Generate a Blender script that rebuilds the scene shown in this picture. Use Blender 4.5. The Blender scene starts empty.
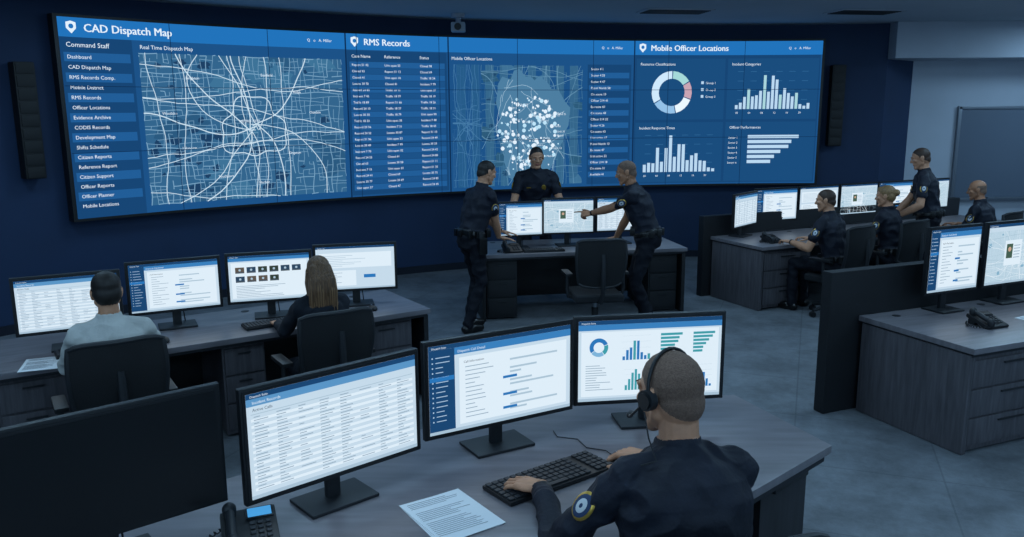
import bpy, bmesh, math, random
from mathutils import Vector, Matrix, noise
from mathutils.bvhtree import BVHTree
V=Vector
rad=math.radians
scene=bpy.context.scene
scene.view_settings.view_transform='Standard'
random.seed(4)

# ------------------------------------------------------------ materials
def lin(c):
    if isinstance(c,str):
        c=[int(c[i:i+2],16)/255 for i in (0,2,4)]
    return [(x/12.92 if x<=.04045 else ((x+.055)/1.055)**2.4) for x in c]
MATS={}
def mat(name,col,rough=.6,metal=0,noise=None,bump=None,spec=.5,stretch=None,emis=None):
    if name in MATS: return MATS[name]
    m=bpy.data.materials.new(name); m.use_nodes=True; nt=m.node_tree
    b=nt.nodes['Principled BSDF']; c=lin(col)
    b.inputs['Base Color'].default_value=(*c,1)
    b.inputs['Roughness'].default_value=rough; b.inputs['Metallic'].default_value=metal
    b.inputs['Specular IOR Level'].default_value=spec
    if noise or bump:
        tc=nt.nodes.new('ShaderNodeTexCoord'); mp=nt.nodes.new('ShaderNodeMapping')
        nt.links.new(tc.outputs['Object'],mp.inputs['Vector'])
        if stretch: mp.inputs['Scale'].default_value=stretch
    if noise:
        n=nt.nodes.new('ShaderNodeTexNoise'); n.inputs['Scale'].default_value=noise[0]; n.inputs['Detail'].default_value=6
        nt.links.new(mp.outputs[0],n.inputs['Vector'])
        r=nt.nodes.new('ShaderNodeValToRGB'); a=noise[1]
        r.color_ramp.elements[0].position=.3; r.color_ramp.elements[1].position=.7
        r.color_ramp.elements[0].color=(*[x*(1-a) for x in c],1); r.color_ramp.elements[1].color=(*[min(1,x*(1+a)) for x in c],1)
        nt.links.new(n.outputs['Fac'],r.inputs[0]); nt.links.new(r.outputs[0],b.inputs['Base Color'])
    if bump:
        n2=nt.nodes.new('ShaderNodeTexNoise'); n2.inputs['Scale'].default_value=bump[0]; n2.inputs['Detail'].default_value=4
        nt.links.new(mp.outputs[0],n2.inputs['Vector'])
        bp=nt.nodes.new('ShaderNodeBump'); bp.inputs['Strength'].default_value=bump[1]; bp.inputs['Distance'].default_value=.01
        nt.links.new(n2.outputs['Fac'],bp.inputs['Height']); nt.links.new(bp.outputs[0],b.inputs['Normal'])
    MATS[name]=m; return m
def em(hexc,k=1.0):
    key='screen_%s_%.2f'%(hexc,k)
    if key in MATS: return MATS[key]
    m=bpy.data.materials.new(key); m.use_nodes=True; nt=m.node_tree; nt.nodes.clear()
    e=nt.nodes.new('ShaderNodeEmission'); o=nt.nodes.new('ShaderNodeOutputMaterial')
    e.inputs[0].default_value=(*lin(hexc),1); e.inputs[1].default_value=k*1.08
    nt.links.new(e.outputs[0],o.inputs[0]); MATS[key]=m; return m

M_black=mat('black_plastic','121418',.45)
M_black2=mat('dark_plastic','1a1d22',.55)
M_mesh=mat('chair_mesh_fabric','101216',.85,bump=(300,.5))
M_seat=mat('chair_seat_fabric','16191e',.9,bump=(250,.4))
M_desk=mat('desk_top_laminate','6f6b70',.36,noise=(3,.2),stretch=(1,9,1))
M_edge=mat('desk_edge_band','1c1e24',.5)
M_wood=mat('grey_wood_panel','504d52',.55,noise=(5,.3),stretch=(9,9,.8))
M_wdark=mat('dark_wood_panel','232327',.5,noise=(5,.3),stretch=(9,9,.8))
M_dark=mat('dark_panel','111318',.6,noise=(4,.2))
M_metal=mat('brushed_metal','8a9098',.35,metal=.9)
M_white=mat('paper_white','dfe3e6',.8)
M_ink=mat('paper_ink','9a9ea4',.8)
M_key=mat('keycap','22252b',.5)
M_skin=mat('skin','be8a6c',.5,noise=(30,.1),spec=.4,bump=(220,.12))
M_skin2=mat('skin_tan','a87659',.5,noise=(30,.1),spec=.4,bump=(220,.12))
M_lip=mat('lips','9c5f55',.5)
M_navy=mat('uniform_navy','121725',.7,noise=(8,.2),bump=(60,.3),spec=.35)
M_pants=mat('uniform_trousers','0f121c',.8,bump=(60,.3),spec=.25)
M_grey=mat('grey_shirt','bdbdb9',.85,noise=(9,.08),bump=(60,.3),spec=.2)
M_dshirt=mat('dark_shirt','1f232b',.85,bump=(60,.3),spec=.2)
M_belt=mat('duty_leather','08090b',.35)
M_boot=mat('boot_leather','08080a',.3)
M_eye=mat('eye_white','c9c9c9',.25)
M_iris=mat('iris','20160f',.2)
M_gold=mat('badge_gold','c7a24a',.3,metal=.8)
M_patch=mat('patch_cloth','c9cdd0',.7)
M_patchb=mat('patch_blue','233a5c',.7)
M_hbuzz=mat('hair_buzz','6f574a',.85,noise=(160,.3),bump=(260,.4))
M_hdark=mat('hair_dark','1a1411',.6,noise=(90,.4),stretch=(3,3,.4))
M_hbrown=mat('hair_brown','3a2519',.6,noise=(60,.4),stretch=(3,3,.4))
M_hlong=mat('hair_long_brown','65482f',.5,noise=(40,.5),bump=(60,.8),stretch=(3,3,.12))
M_hlong2=mat('hair_highlight','8d6c4c',.5)
M_hblond=mat('hair_blond','8a6a45',.55,noise=(60,.35))

# ------------------------------------------------------------ geometry builder
class Geo:
    def __init__(s): s.v=[];s.f=[];s.m=[];s.mats=[]
    def mi(s,m):
        if m not in s.mats: s.mats.append(m)
        return s.mats.index(m)
    def add(s,vs,fs,m):
        o=len(s.v); k=s.mi(m)
        s.v.extend([V(x) for x in vs])
        for f in fs: s.f.append([i+o for i in f]); s.m.append(k)
    def box(s,c,size,m,bev=0,rot=None,seg=2):
        bm=bmesh.new(); bmesh.ops.create_cube(bm,size=1)
        for v in bm.verts: v.co=V((v.co.x*size[0],v.co.y*size[1],v.co.z*size[2]))
        if bev: bmesh.ops.bevel(bm,geom=list(bm.edges),offset=bev,segments=seg,profile=.7,affect='EDGES')
        bm.verts.index_update()
        c=V(c); vs=[(rot@v.co if rot else v.co)+c for v in bm.verts]
        s.add(vs,[[v.index for v in f.verts] for f in bm.faces],m); bm.free()
    def prism(s,pts,z0,z1,m,bev=0):
        bm=bmesh.new(); vs=[bm.verts.new((p[0],p[1],z0)) for p in pts]
        f=bm.faces.new(vs); bmesh.ops.recalc_face_normals(bm,faces=[f])
        if f.normal.z>0: f.normal_flip()
        r=bmesh.ops.extrude_face_region(bm,geom=[f])
        for g in r['geom']:
            if isinstance(g,bmesh.types.BMVert): g.co.z=z1
        bmesh.ops.recalc_face_normals(bm,faces=list(bm.faces))
        if bev: bmesh.ops.bevel(bm,geom=[e for e in bm.edges],offset=bev,segments=2,profile=.7,affect='EDGES')
        bm.verts.index_update()
        s.add([v.co.copy() for v in bm.verts],[[v.index for v in f.verts] for f in bm.faces],m); bm.free()
    def basis(s,a,b):
        w=(V(b)-V(a)); 
        if w.length<1e-7: w=V((0,0,1))
        w.normalize(); t=V((0,0,1)) if abs(w.z)<.9 else V((1,0,0))
        u=w.cross(t).normalized(); return u,w.cross(u),w
    def cyl(s,a,b,r1,m,r2=None,seg=20):
        if r2 is None: r2=r1
        a=V(a);b=V(b);u,v,w=s.basis(a,b); vs=[]
        for c,r in((a,r1),(b,r2)):
            for i in range(seg):
                t=2*math.pi*i/seg; vs.append(c+u*(r*math.cos(t))+v*(r*math.sin(t)))
        fs=[[i,(i+1)%seg,seg+(i+1)%seg,seg+i] for i in range(seg)]
        fs.append(list(range(seg))[::-1]); fs.append(list(range(seg,2*seg))); s.add(vs,fs,m)
    def capsule(s,a,b,ra,rb,m,seg=14,n=4):
        a=V(a);b=V(b);u,v,w=s.basis(a,b); vs=[a-w*ra]; rings=[]
        for c,r,lo,hi in((a,ra,-90,0),(b,rb,0,90)):
            for k in range(n+1):
                ph=lo+(hi-lo)*k/n
                if abs(ph)>89.9: continue
                rings.append((c+w*(r*math.sin(rad(ph))),r*math.cos(rad(ph))))
        for c,r in rings:
            for i in range(seg):
                t=2*math.pi*i/seg; vs.append(c+u*(r*math.cos(t))+v*(r*math.sin(t)))
        vs.append(b+w*rb); fs=[]; L=len(rings)
        for i in range(seg): fs.append([0,1+(i+1)%seg,1+i])
        for k in range(L-1):
            for i in range(seg):
                j=(i+1)%seg; fs.append([1+k*seg+i,1+k*seg+j,1+(k+1)*seg+j,1+(k+1)*seg+i])
        e=len(vs)-1
        for i in range(seg): fs.append([e,1+(L-1)*seg+i,1+(L-1)*seg+(i+1)%seg])
        s.add(vs,fs,m)
    def ell(s,c,ax,r,m,seg=18,n=10):
        c=V(c); vs=[c-ax[2]*r[2]]; fs=[]
        for k in range(1,n):
            ph=-math.pi/2+math.pi*k/n
            for i in range(seg):
                t=2*math.pi*i/seg
                vs.append(c+ax[0]*(r[0]*math.cos(ph)*math.cos(t))+ax[1]*(r[1]*math.cos(ph)*math.sin(t))+ax[2]*(r[2]*math.sin(ph)))
        vs.append(c+ax[2]*r[2]); L=n-1
        for i in range(seg): fs.append([0,1+(i+1)%seg,1+i])
        for k in range(L-1):
            for i in range(seg):
                j=(i+1)%seg; fs.append([1+k*seg+i,1+k*seg+j,1+(k+1)*seg+j,1+(k+1)*seg+i])
        e=len(vs)-1
        for i in range(seg): fs.append([e,1+(L-1)*seg+i,1+(L-1)*seg+(i+1)%seg])
        s.add(vs,fs,m)
    def loft(s,secs,m,seg=28,p=2.3,close=True):
        vs=[];fs=[]
        for c,R,F,rx,ry in secs:
            for i in range(seg):
                t=2*math.pi*i/seg; ct,st=math.cos(t),math.sin(t)
                x=math.copysign(abs(ct)**(2/p),ct); y=math.copysign(abs(st)**(2/p),st)
                vs.append(V(c)+R*(rx*x)+F*(ry*y))
        L=len(secs)
        for k in range(L-1):
            for i in range(seg):
                j=(i+1)%seg; fs.append([k*seg+i,k*seg+j,(k+1)*seg+j,(k+1)*seg+i])
        if close:
            o=len(vs); vs.append(V(secs[0][0])); vs.append(V(secs[-1][0]))
            for i in range(seg):
                j=(i+1)%seg; fs.append([o,j,i]); fs.append([o+1,(L-1)*seg+i,(L-1)*seg+j])
        s.add(vs,fs,m)
    def tube(s,pts,r,m,seg=8):
        pts=[V(p) for p in pts]; vs=[];fs=[]; pu=None
        for k,pnt in enumerate(pts):
            d=(pts[min(k+1,len(pts)-1)]-pts[max(k-1,0)]).normalized()
            if pu is None:
                t=V((0,0,1)) if abs(d.z)<.9 else V((1,0,0)); u=d.cross(t).normalized()
            else: u=(pu-d*pu.dot(d)).normalized()
            pu=u; w=d.cross(u)
            for i in range(seg):
                a=2*math.pi*i/seg; vs.append(pnt+u*(r*math.cos(a))+w*(r*math.sin(a)))
        for k in range(len(pts)-1):
            for i in range(seg):
                j=(i+1)%seg; fs.append([k*seg+i,k*seg+j,(k+1)*seg+j,(k+1)*seg+i])
        fs.append(list(range(seg))[::-1]); fs.append([(len(pts)-1)*seg+i for i in range(seg)])
        s.add(vs,fs,m)
    def obj(s,name,loc=(0,0,0),rz=0,smooth=True,ang=35):
        me=bpy.data.meshes.new(name); me.from_pydata([tuple(v) for v in s.v],[],s.f)
        for m in s.mats: me.materials.append(m)
        me.polygons.foreach_set('material_index',s.m)
        me.polygons.foreach_set('use_smooth',[smooth]*len(s.f))
        if smooth: me.set_sharp_from_angle(angle=rad(ang))
        me.update()
        o=bpy.data.objects.new(name,me); o.location=loc; o.rotation_euler=(0,0,rad(rz))
        scene.collection.objects.link(o); return o

# ------------------------------------------------------------ flat graphics canvas
TC={}
def text_mesh(t):
    if t in TC: return TC[t]
    c=bpy.data.curves.new('txt','FONT'); c.body=t; c.size=1; c.resolution_u=2
    o=bpy.data.objects.new('txt',c); scene.collection.objects.link(o)
    me=bpy.data.meshes.new_from_object(o)
    r=([(v.co.x,v.co.y) for v in me.vertices],[list(p.vertices) for p in me.polygons])
    w=max([x for x,y in r[0]] or [0])
    bpy.data.objects.remove(o); bpy.data.curves.remove(c); bpy.data.meshes.remove(me)
    TC[t]=(r[0],r[1],w); return TC[t]
def clipu(pts,u,keep_gt):
    out=[]
    for i in range(len(pts)):
        a,b=pts[i],pts[(i+1)%len(pts)]
        ia=(a[0]>=u)==keep_gt or a[0]==u; ib=(b[0]>=u)==keep_gt or b[0]==u
        if ia: out.append(a)
        if ia!=ib and abs(b[0]-a[0])>1e-9:
            t=(u-a[0])/(b[0]-a[0]); out.append((u,a[1]+t*(b[1]-a[1])))
    return out
class Canvas:
    def __init__(s,g,fn,du=None): s.g=g;s.fn=fn;s.du=du
    def poly(s,pts,m,l=1):
        if s.du:
            a=min(p[0] for p in pts); b=max(p[0] for p in pts)
            if b-a>.12:
                n=math.ceil((b-a)/.1)
                for i in range(n):
                    q=clipu(clipu(pts,a+(b-a)*i/n,True),a+(b-a)*(i+1)/n,False)
                    if len(q)>2: s.g.add([s.fn(u,v,l) for u,v in q],[list(range(len(q)))],m)
                return
        s.g.add([s.fn(u,v,l) for u,v in pts],[list(range(len(pts)))],m)
    def rect(s,u0,v0,u1,v1,m,l=1):
        n=max(1,math.ceil(abs(u1-u0)/s.du)) if s.du else 1
        vs=[];fs=[]
        for i in range(n+1):
            u=u0+(u1-u0)*i/n; vs+= [s.fn(u,v0,l),s.fn(u,v1,l)]
        for i in range(n): fs.append([2*i,2*i+2,2*i+3,2*i+1])
        s.g.add(vs,fs,m)
    def line(s,a,b,w,m,l=2,clip=None):
        (x0,y0),(x1,y1)=a,b
        if clip:
            t0,t1=0,1;dx=x1-x0;dy=y1-y0
            for p,q in((-dx,x0-clip[0]),(dx,clip[2]-x0),(-dy,y0-clip[1]),(dy,clip[3]-y0)):
                if abs(p)<1e-9:
                    if q<0: return
                    continue
                r=q/p
                if p<0: t0=max(t0,r)
                else: t1=min(t1,r)
            if t0>=t1: return
            x0,y0,x1,y1=x0+t0*dx,y0+t0*dy,x0+t1*dx,y0+t1*dy
        L=math.hypot(x1-x0,y1-y0)
        if L<1e-5: return
        nx,ny=-(y1-y0)/L*w/2,(x1-x0)/L*w/2
        n=max(1,math.ceil(L/s.du)) if s.du else 1
        for i in range(n):
            ax,ay=x0+(x1-x0)*i/n,y0+(y1-y0)*i/n; bx,by=x0+(x1-x0)*(i+1)/n,y0+(y1-y0)*(i+1)/n
            s.g.add([s.fn(u,v,l) for u,v in ((ax-nx,ay-ny),(bx-nx,by-ny),(bx+nx,by+ny),(ax+nx,ay+ny))],[[0,1,2,3]],m)
    def disk(s,u,v,r,m,l=2,n=14): s.poly([(u+r*math.cos(2*math.pi*i/n),v+r*math.sin(2*math.pi*i/n)) for i in range(n)],m,l)
    def ring(s,u,v,r0,r1,a0,a1,m,l=2):
        n=max(2,int(abs(a1-a0)/12))
        for i in range(n):
            t0=rad(a0+(a1-a0)*i/n);t1=rad(a0+(a1-a0)*(i+1)/n)
            s.poly([(u+r0*math.cos(t0),v+r0*math.sin(t0)),(u+r1*math.cos(t0),v+r1*math.sin(t0)),(u+r1*math.cos(t1),v+r1*math.sin(t1)),(u+r0*math.cos(t1),v+r0*math.sin(t1))],m,l)
    def text(s,u,v,t,size,m,l=3):
        vs,fs,w=text_mesh(t); s.g.add([s.fn(u+x*size,v+y*size,l) for x,y in vs],fs,m); return w*size

def draw_map(c,u0,v0,u1,v1,seed,bg,road,hi,water,dens=1.0,th=.006,lakes=9,bgs=None):
    R=random.Random(seed); cl=(u0,v0,u1,v1); W=u1-u0;Hh=v1-v0
    c.rect(u0,v0,u1,v1,bg,1)
    def blob(x,y,r,m,l,k=12,sx=1.2,sy=.8):
        pts=[]
        for i in range(k):
            a=2*math.pi*i/k; q=r*R.uniform(.55,1.2)
            pts.append((min(u1,max(u0,x+q*math.cos(a)*sx)),min(v1,max(v0,y+q*sy*math.sin(a)))))
        c.poly(pts,m,l)
    if bgs:
        for i in range(16): blob(u0+W*R.random(),v0+Hh*R.random(),W*R.uniform(.04,.11),R.choice(bgs),2)
    for i in range(lakes): blob(u0+W*R.choice((R.uniform(.03,.3),R.uniform(.03,.97))),v0+Hh*R.uniform(.05,.95),R.uniform(.01,.038)*W,water,3,14,R.uniform(.8,1.5),R.uniform(.5,1.1))
    n=int(22*dens); mrow=int(18*dens)
    def px(i,j): return (u0+W*(i+.22*math.sin(j*.7+i*1.3))/n, v0+Hh*(j+.22*math.sin(i*.6+j*2.1))/mrow)
    for i in range(n+1):
        on=True
        for j in range(mrow):
            if R.random()<.22: on=not on
            if on or R.random()<.35: c.line(px(i,j),px(i,j+1),th*(.45 if i%4 else .8),road,4,cl)
    for j in range(mrow+1):
        on=True
        for i in range(n):
            if R.random()<.22: on=not on
            if on or R.random()<.35: c.line(px(i,j),px(i+1,j),th*(.45 if j%4 else .8),road,4,cl)
    cx,cy=u0+W*.52,v0+Hh*.5
    for k in range(12):
        a=2*math.pi*(k+R.uniform(-.3,.3))/12; x,y=cx+R.uniform(-.03,.03)*W,cy+R.uniform(-.03,.03)*Hh; b=0
        for j in range(22):
            b+=R.uniform(-.2,.2); b*=.7; a+=b; nx,ny=x+math.cos(a)*W*.035,y+math.sin(a)*W*.035; c.line((x,y),(nx,ny),th*(1.0 if k%2 else .75),hi,5,cl); x,y=nx,ny
    pr=None
    for k in range(49):
        a=2*math.pi*k/48; q=W*(.16+.02*math.sin(3*a+seed)+.012*math.sin(7*a)); p=(cx+q*math.cos(a),cy+q*.9*math.sin(a))
        if pr: c.line(pr,p,th*.9,hi,5,cl)
        pr=p
    for k in range(6):
        x=u0+W*(.05+.9*R.random()); y=v0; a=math.pi/2+R.uniform(-.15,.15)
        while y<v1: nx,ny=x+math.cos(a)*.04*W,y+math.sin(a)*.04*W; c.line((x,y),(nx,ny),th*.65,hi,5,cl); x,y=nx,ny; a+=R.uniform(-.22,.22); a=a*.8+math.pi/2*.2
        x=u0; y=v0+Hh*(.05+.9*R.random()); a=R.uniform(-.15,.15)
        while x<u1: nx,ny=x+math.cos(a)*.04*W,y+math.sin(a)*.04*W; c.line((x,y),(nx,ny),th*.65,hi,5,cl); x,y=nx,ny; a+=R.uniform(-.22,.22); a*=.8
def bars(c,u0,v0,u1,v1,n,seed,m,ax,m2=None):
    R=random.Random(seed); w=(u1-u0)/n
    for k in range(5): c.line((u0,v0+(v1-v0)*k/4),(u1,v0+(v1-v0)*k/4),(v1-v0)*.008,ax,2)
    for i in range(n):
        h=(v1-v0)*min(1,max(.08,math.exp(-((i-n*.42)/(n*.38))**2)*R.uniform(.35,1.1)))
        c.rect(u0+w*i+w*.18,v0,u0+w*(i+1)-w*.12,v0+h,m2 if (m2 and i%4==3) else m,3)
def hbars(c,u0,v0,u1,v1,n,seed,m,ax):
    R=random.Random(seed); h=(v1-v0)/n
    for i in range(n):
        L=(u1-u0)*(1-.11*i)*R.uniform(.8,1)
        c.rect(u0,v1-h*(i+1)+h*.25,u0+L,v1-h*i-h*.1,m,3)
    c.line((u0,v0),(u0,v1),(u1-u0)*.008,ax,2)

# ------------------------------------------------------------ room shell
CX,CY,RW=3.91,1.01,11.6
CEIL=3.52
def arc(t,r): return (CX+r*math.sin(rad(t)),CY+r*math.cos(rad(t)))
M_wall=mat('wall_navy_paint','112c4e',.7,noise=(2,.08),bump=(120,.05))
M_rwall=mat('wall_grey_paint','a9b0bb',.75,noise=(2,.04))
M_ceil=mat('ceiling_paint','a6b1bb',.9,noise=(1.5,.03))
M_trim=mat('trim_dark','0b1424',.5)
def floor_mat():
    m=bpy.data.materials.new('floor_carpet_tile'); m.use_nodes=True; nt=m.node_tree; b=nt.nodes['Principled BSDF']
    tc=nt.nodes.new('ShaderNodeTexCoord'); mp=nt.nodes.new('ShaderNodeMapping'); mp.inputs['Rotation'].default_value=(0,0,rad(20))
    nt.links.new(tc.outputs['Object'],mp.inputs[0])
    br=nt.nodes.new('ShaderNodeTexBrick'); br.inputs['Scale'].default_value=1; br.offset=0
    br.inputs['Brick Width'].default_value=.9; br.inputs['Row Height'].default_value=.9; br.inputs['Mortar Size'].default_value=.006
    br.inputs['Color1'].default_value=(*lin('70757b'),1);br.inputs['Color2'].default_value=(*lin('686d74'),1);br.inputs['Mortar'].default_value=(*lin('5c6167'),1)
    nt.links.new(mp.outputs[0],br.inputs['Vector'])
    n=nt.nodes.new('ShaderNodeTexNoise'); n.inputs['Scale'].default_value=2.6; n.inputs['Detail'].default_value=12; n.inputs['Roughness'].default_value=.8
    nt.links.new(mp.outputs[0],n.inputs['Vector'])
    r=nt.nodes.new('ShaderNodeValToRGB'); r.color_ramp.elements[0].position=.38; r.color_ramp.elements[1].position=.62
    r.color_ramp.elements[0].color=(.25,.25,.25,1); r.color_ramp.elements[1].color=(.62,.62,.62,1)
    nt.links.new(n.outputs['Fac'],r.inputs[0])
    mx=nt.nodes.new('ShaderNodeMix'); mx.data_type='RGBA'; mx.blend_type='OVERLAY'; mx.inputs[0].default_value=.75
    nt.links.new(br.outputs['Color'],mx.inputs[6]); nt.links.new(r.outputs[0],mx.inputs[7])
    nt.links.new(mx.outputs[2],b.inputs['Base Color']); b.inputs['Roughness'].default_value=.55
    bp=nt.nodes.new('ShaderNodeBump'); bp.inputs['Strength'].default_value=.15; n2=nt.nodes.new('ShaderNodeTexNoise'); n2.inputs['Scale'].default_value=180
    nt.links.new(mp.outputs[0],n2.inputs['Vector']); nt.links.new(n2.outputs['Fac'],bp.inputs['Height']); nt.links.new(bp.outputs[0],b.inputs['Normal'])
    return m
floorp=[(-6.6,-3),(9.5,-3),(9.5,13.3),(-6.6,13.3)]
g=Geo(); g.prism(floorp,-.1,0,floor_mat()); g.obj('floor',smooth=False)
g=Geo(); g.prism(floorp,CEIL,CEIL+.12,M_ceil); g.obj('ceiling',smooth=False)
g=Geo(); n=60; pi=[arc(-64+(72.5)*i/n,11.78) for i in range(n+1)]; po=[arc(-64+(72.5)*i/n,12.0) for i in range(n+1)]
vs=[];fs=[]
for i in range(n+1):
    for p in (pi[i],po[i]): vs+=[(p[0],p[1],0),(p[0],p[1],CEIL)]
for i in range(n):
    a=4*i;b=a+4
    fs+=[[a,b,b+1,a+1],[a+2,a+3,b+3,b+2],[a+1,b+1,b+3,a+3]]
fs+=[[0,1,3,2],[4*n,4*n+2,4*n+3,4*n+1]]
g.add(vs,fs,M_wall); g.obj('wall_front')
g=Geo(); vs=[];fs=[]
for i in range(n+1):
    for r in(11.765,11.78):
        p=arc(-64+(72.5)*i/n,r); vs+=[(p[0],p[1],0),(p[0],p[1],.1)]
for i in range(n):
    a=4*i;b=a+4; fs+=[[a,b,b+1,a+1],[a+1,b+1,b+3,a+3]]
g.add(vs,fs,M_trim); g.obj('baseboard_front')
e=pi[-1]
g=Geo(); g.prism([e,(6.3,13.2),(6.3,13.4),(e[0],e[1]+.3)],0,CEIL,M_wall); g.obj('wall_return',smooth=False)
g=Geo(); g.prism([(6.2,13.2),(9.6,13.2),(9.6,13.35),(6.2,13.35)],0,CEIL,M_rwall); g.obj('wall_alcove',smooth=False)
g=Geo(); g.prism([(e[0],e[1]-.25),(9.5,e[1]-.25),(9.5,13.2),(6.25,13.2),e],3.0,CEIL,M_rwall,.01); g.obj('soffit_beam',smooth=False)
g=Geo(); g.prism([(9.5,-3.1),(9.65,-3.1),(9.65,13.3),(9.5,13.3)],0,CEIL,M_rwall); g.obj('wall_right',smooth=False)
g=Geo(); s0=pi[0]; g.prism([(-6.75,-3.1),(-6.6,-3.1),(-6.6,s0[1]),(-6.75,s0[1])],0,CEIL,M_wall); g.obj('wall_left',smooth=False)
g=Geo(); g.prism([(-6.7,-3.15),(9.6,-3.15),(9.6,-3),(-6.7,-3)],0,CEIL,M_rwall); g.obj('wall_back',smooth=False)
g=Geo(); g.box((0,-.02,.72),(2.2,.04,1.42),mat('board_surface','5c6776',.3),.004)
for x,z,w,h in((0,1.45,2.28,.05),(0,0,2.28,.05),(-1.12,.72,.05,1.5),(1.1,.72,.05,1.5)): g.box((x,-.03,z),(w,.06,h),M_metal,.006)
g.box((0,-.09,.03),(1.2,.1,.02),M_metal,.004); g.obj('wall_display_board',(8.2,13.199,.83))

# ------------------------------------------------------------ video wall
def vw(u,v,l):
    t=-47.8+u/RW*180/math.pi; x,y=arc(t,RW-l*.0018); return V((x,y,1.16+v))
g=Geo(); c=Canvas(g,vw,.22)
UL=10.41; VH=2.11
E=em
white=E('dcebf7',1.0); bgd=E('1b4f83'); bgd2=E('164371'); hdr=E('206fb5',1.0); hdr2=E('205a93'); mapbg=E('316289'); maproad=E('759fbd'); maphi=E('c6dcea'); mapwat=E('1c3e62')
card=E('194a79'); chart=E('b4d2ea'); axis=E('3a74a2'); seam=E('0d2c50')
vs=[];fs=[];n=48
for i in range(n+1):
    t=-48+(51.8)*i/n
    for r in (RW+.002,RW+.14):
        x,y=arc(t,r); vs+=[(x,y,1.13),(x,y,1.16+VH+.03)]
for i in range(n):
    a=4*i;b=a+4; fs+=[[a,b,b+1,a+1],[a+2,a+3,b+3,b+2],[a,a+2,b+2,b],[a+1,b+1,b+3,a+3]]
fs+=[[0,1,3,2],[4*n,4*n+2,4*n+3,4*n+1]]
g.add(vs,fs,M_black)
c.rect(0,0,UL,VH,bgd,0)
B=[0,3.32,4.76,7.57,UL]
def header(u0,u1,t,q=True):
    c.rect(u0,VH-.2,u1,VH,hdr,1)
    if t:
        c.poly([(u0+.08,VH-.05),(u0+.08,VH-.11),(u0+.13,VH-.165),(u0+.18,VH-.11),(u0+.18,VH-.05),(u0+.13,VH-.035)],white,2); c.disk(u0+.13,VH-.09,.025,hdr,3)
        c.text(u0+.25,VH-.14,t,.118,white); c.text(u0+.255,VH-.14,t,.118,white,4)
    if q: c.text(u1-.5,VH-.12,'Q   o   A. Miller',.05,white)
header(0,B[1],'CAD Dispatch Map'); header(B[1],B[2],'RMS Records',False); header(B[2],B[3],''); header(B[3],UL,'Mobile Officer Locations')
c.text(B[2]+.05,VH-.3,'Mobile Officer Locations',.06,white)
c.rect(.0,0,.74,VH-.2,bgd2,1)
c.text(.06,VH-.3,'Command Staff',.07,white)
items=['Dashboard','CAD Dispatch Map','RMS Records Comp.','Mobile District','RMS Records','Officer Locations','Evidence Archive','CODIS Records','Development Map','Shifts Schedule','Citizen Reports','Reference Report','Citizen Support','Officer Reports','Officer Planner','Mobile Locations']
for i,t in enumerate(items):
    y=VH-.42-i*.105
    if i%2==0: c.rect(.03,y-.03,.71,y+.065,hdr2,2)
    c.text(.06,y,t,.055,white,4)
c.text(.82,VH-.29,'Real Time Dispatch Map',.06,white)
draw_map(c,.8,.08,3.26,VH-.33,3,mapbg,maproad,maphi,mapwat,1.8,.0125,34,[E('3b6f93'),E('29577c')])
for i,(u,v,t) in enumerate([(1.3,1.5,'Brighton'),(2.2,1.55,'Eastfield'),(1.2,.7,'Lakeview'),(2.5,.6,'Kingston'),(1.9,1.0,'METRO CITY'),(2.8,1.1,'Oakdale'),(1.6,.35,'Southport'),(1.0,1.1,'Westlake'),(2.6,1.35,'Ridge'),(2.1,.25,'Harbor')]): c.text(u,v,t,.045,white,7)
c.rect(B[1]+.02,.02,B[2]-.02,VH-.21,bgd2,1)
cols=[3.4,3.85,4.35]
for k,t in enumerate(['Case Name','Reference','Status']): c.text(cols[k],VH-.3,t,.055,white)
R=random.Random(5)
for i in range(21):
    y=VH-.4-i*.08
    c.rect(B[1]+.05,y-.026,B[2]-.05,y+.048,hdr2 if i%2==0 else bgd,2)
    for k in range(3): c.text(cols[k],y-.006,R.choice(['Record 24','Traffic 18','Locate 30','Incident 7','Report 51','Unit open','Closed'])+' '+str(R.randint(10,99)),.042,white,4)
c.rect(B[2]+.03,.03,6.82,VH-.34,bgd,1)
draw_map(c,B[2]+.05,.05,5.24,VH-.36,8,E('245884'),E('2e6090'),E('4377a2'),E('1c476f'),.6,.01,8)
draw_map(c,5.24,.05,6.78,VH-.36,15,E('336387'),E('467697'),E('6391af'),E('1e4568'),1.1,.009,14,[E('3c6d91'),E('2b5877')])
R=random.Random(11)
pts=[]
for k in range(44):
    a=2*math.pi*k/44; q=.7*(1+R.uniform(-.09,.09)+.1*math.sin(3*a+1)); pts.append((5.98+q*math.cos(a)*.78,.9+q*math.sin(a)*1.1))
pts=[(min(6.76,max(5.26,x)),min(VH-.38,max(.07,y))) for x,y in pts]
c.poly(pts,E('4a7a9c'),6)
for i in range(26):
    x,y=5.98+R.uniform(-.45,.45),.85+R.uniform(-.6,.6); a=R.random()*6.28
    for j in range(8):
        nx,ny=x+.07*math.cos(a),y+.07*math.sin(a); c.line((x,y),(nx,ny),.006,E('9fbfd4'),7,(5.45,.2,6.5,1.55)); x,y=nx,ny; a+=R.uniform(-.4,.4)
for i in range(170):
    r=.58*math.sqrt(R.random());a=R.random()*6.28; u=5.96+r*math.cos(a)*.85;v=.78+r*math.sin(a)*.98
    c.disk(u,v,R.choice((.012,.016,.022,.03)),white if i%3 else E('b6dcf0'),9,8)
    if i%7==0: c.text(u+.03,v-.015,R.choice(['Unit 12','Car 7','K9 2','Unit 31','Metro']),.042,white,10)
c.rect(6.86,.03,7.53,VH-.34,bgd2,1)
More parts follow.
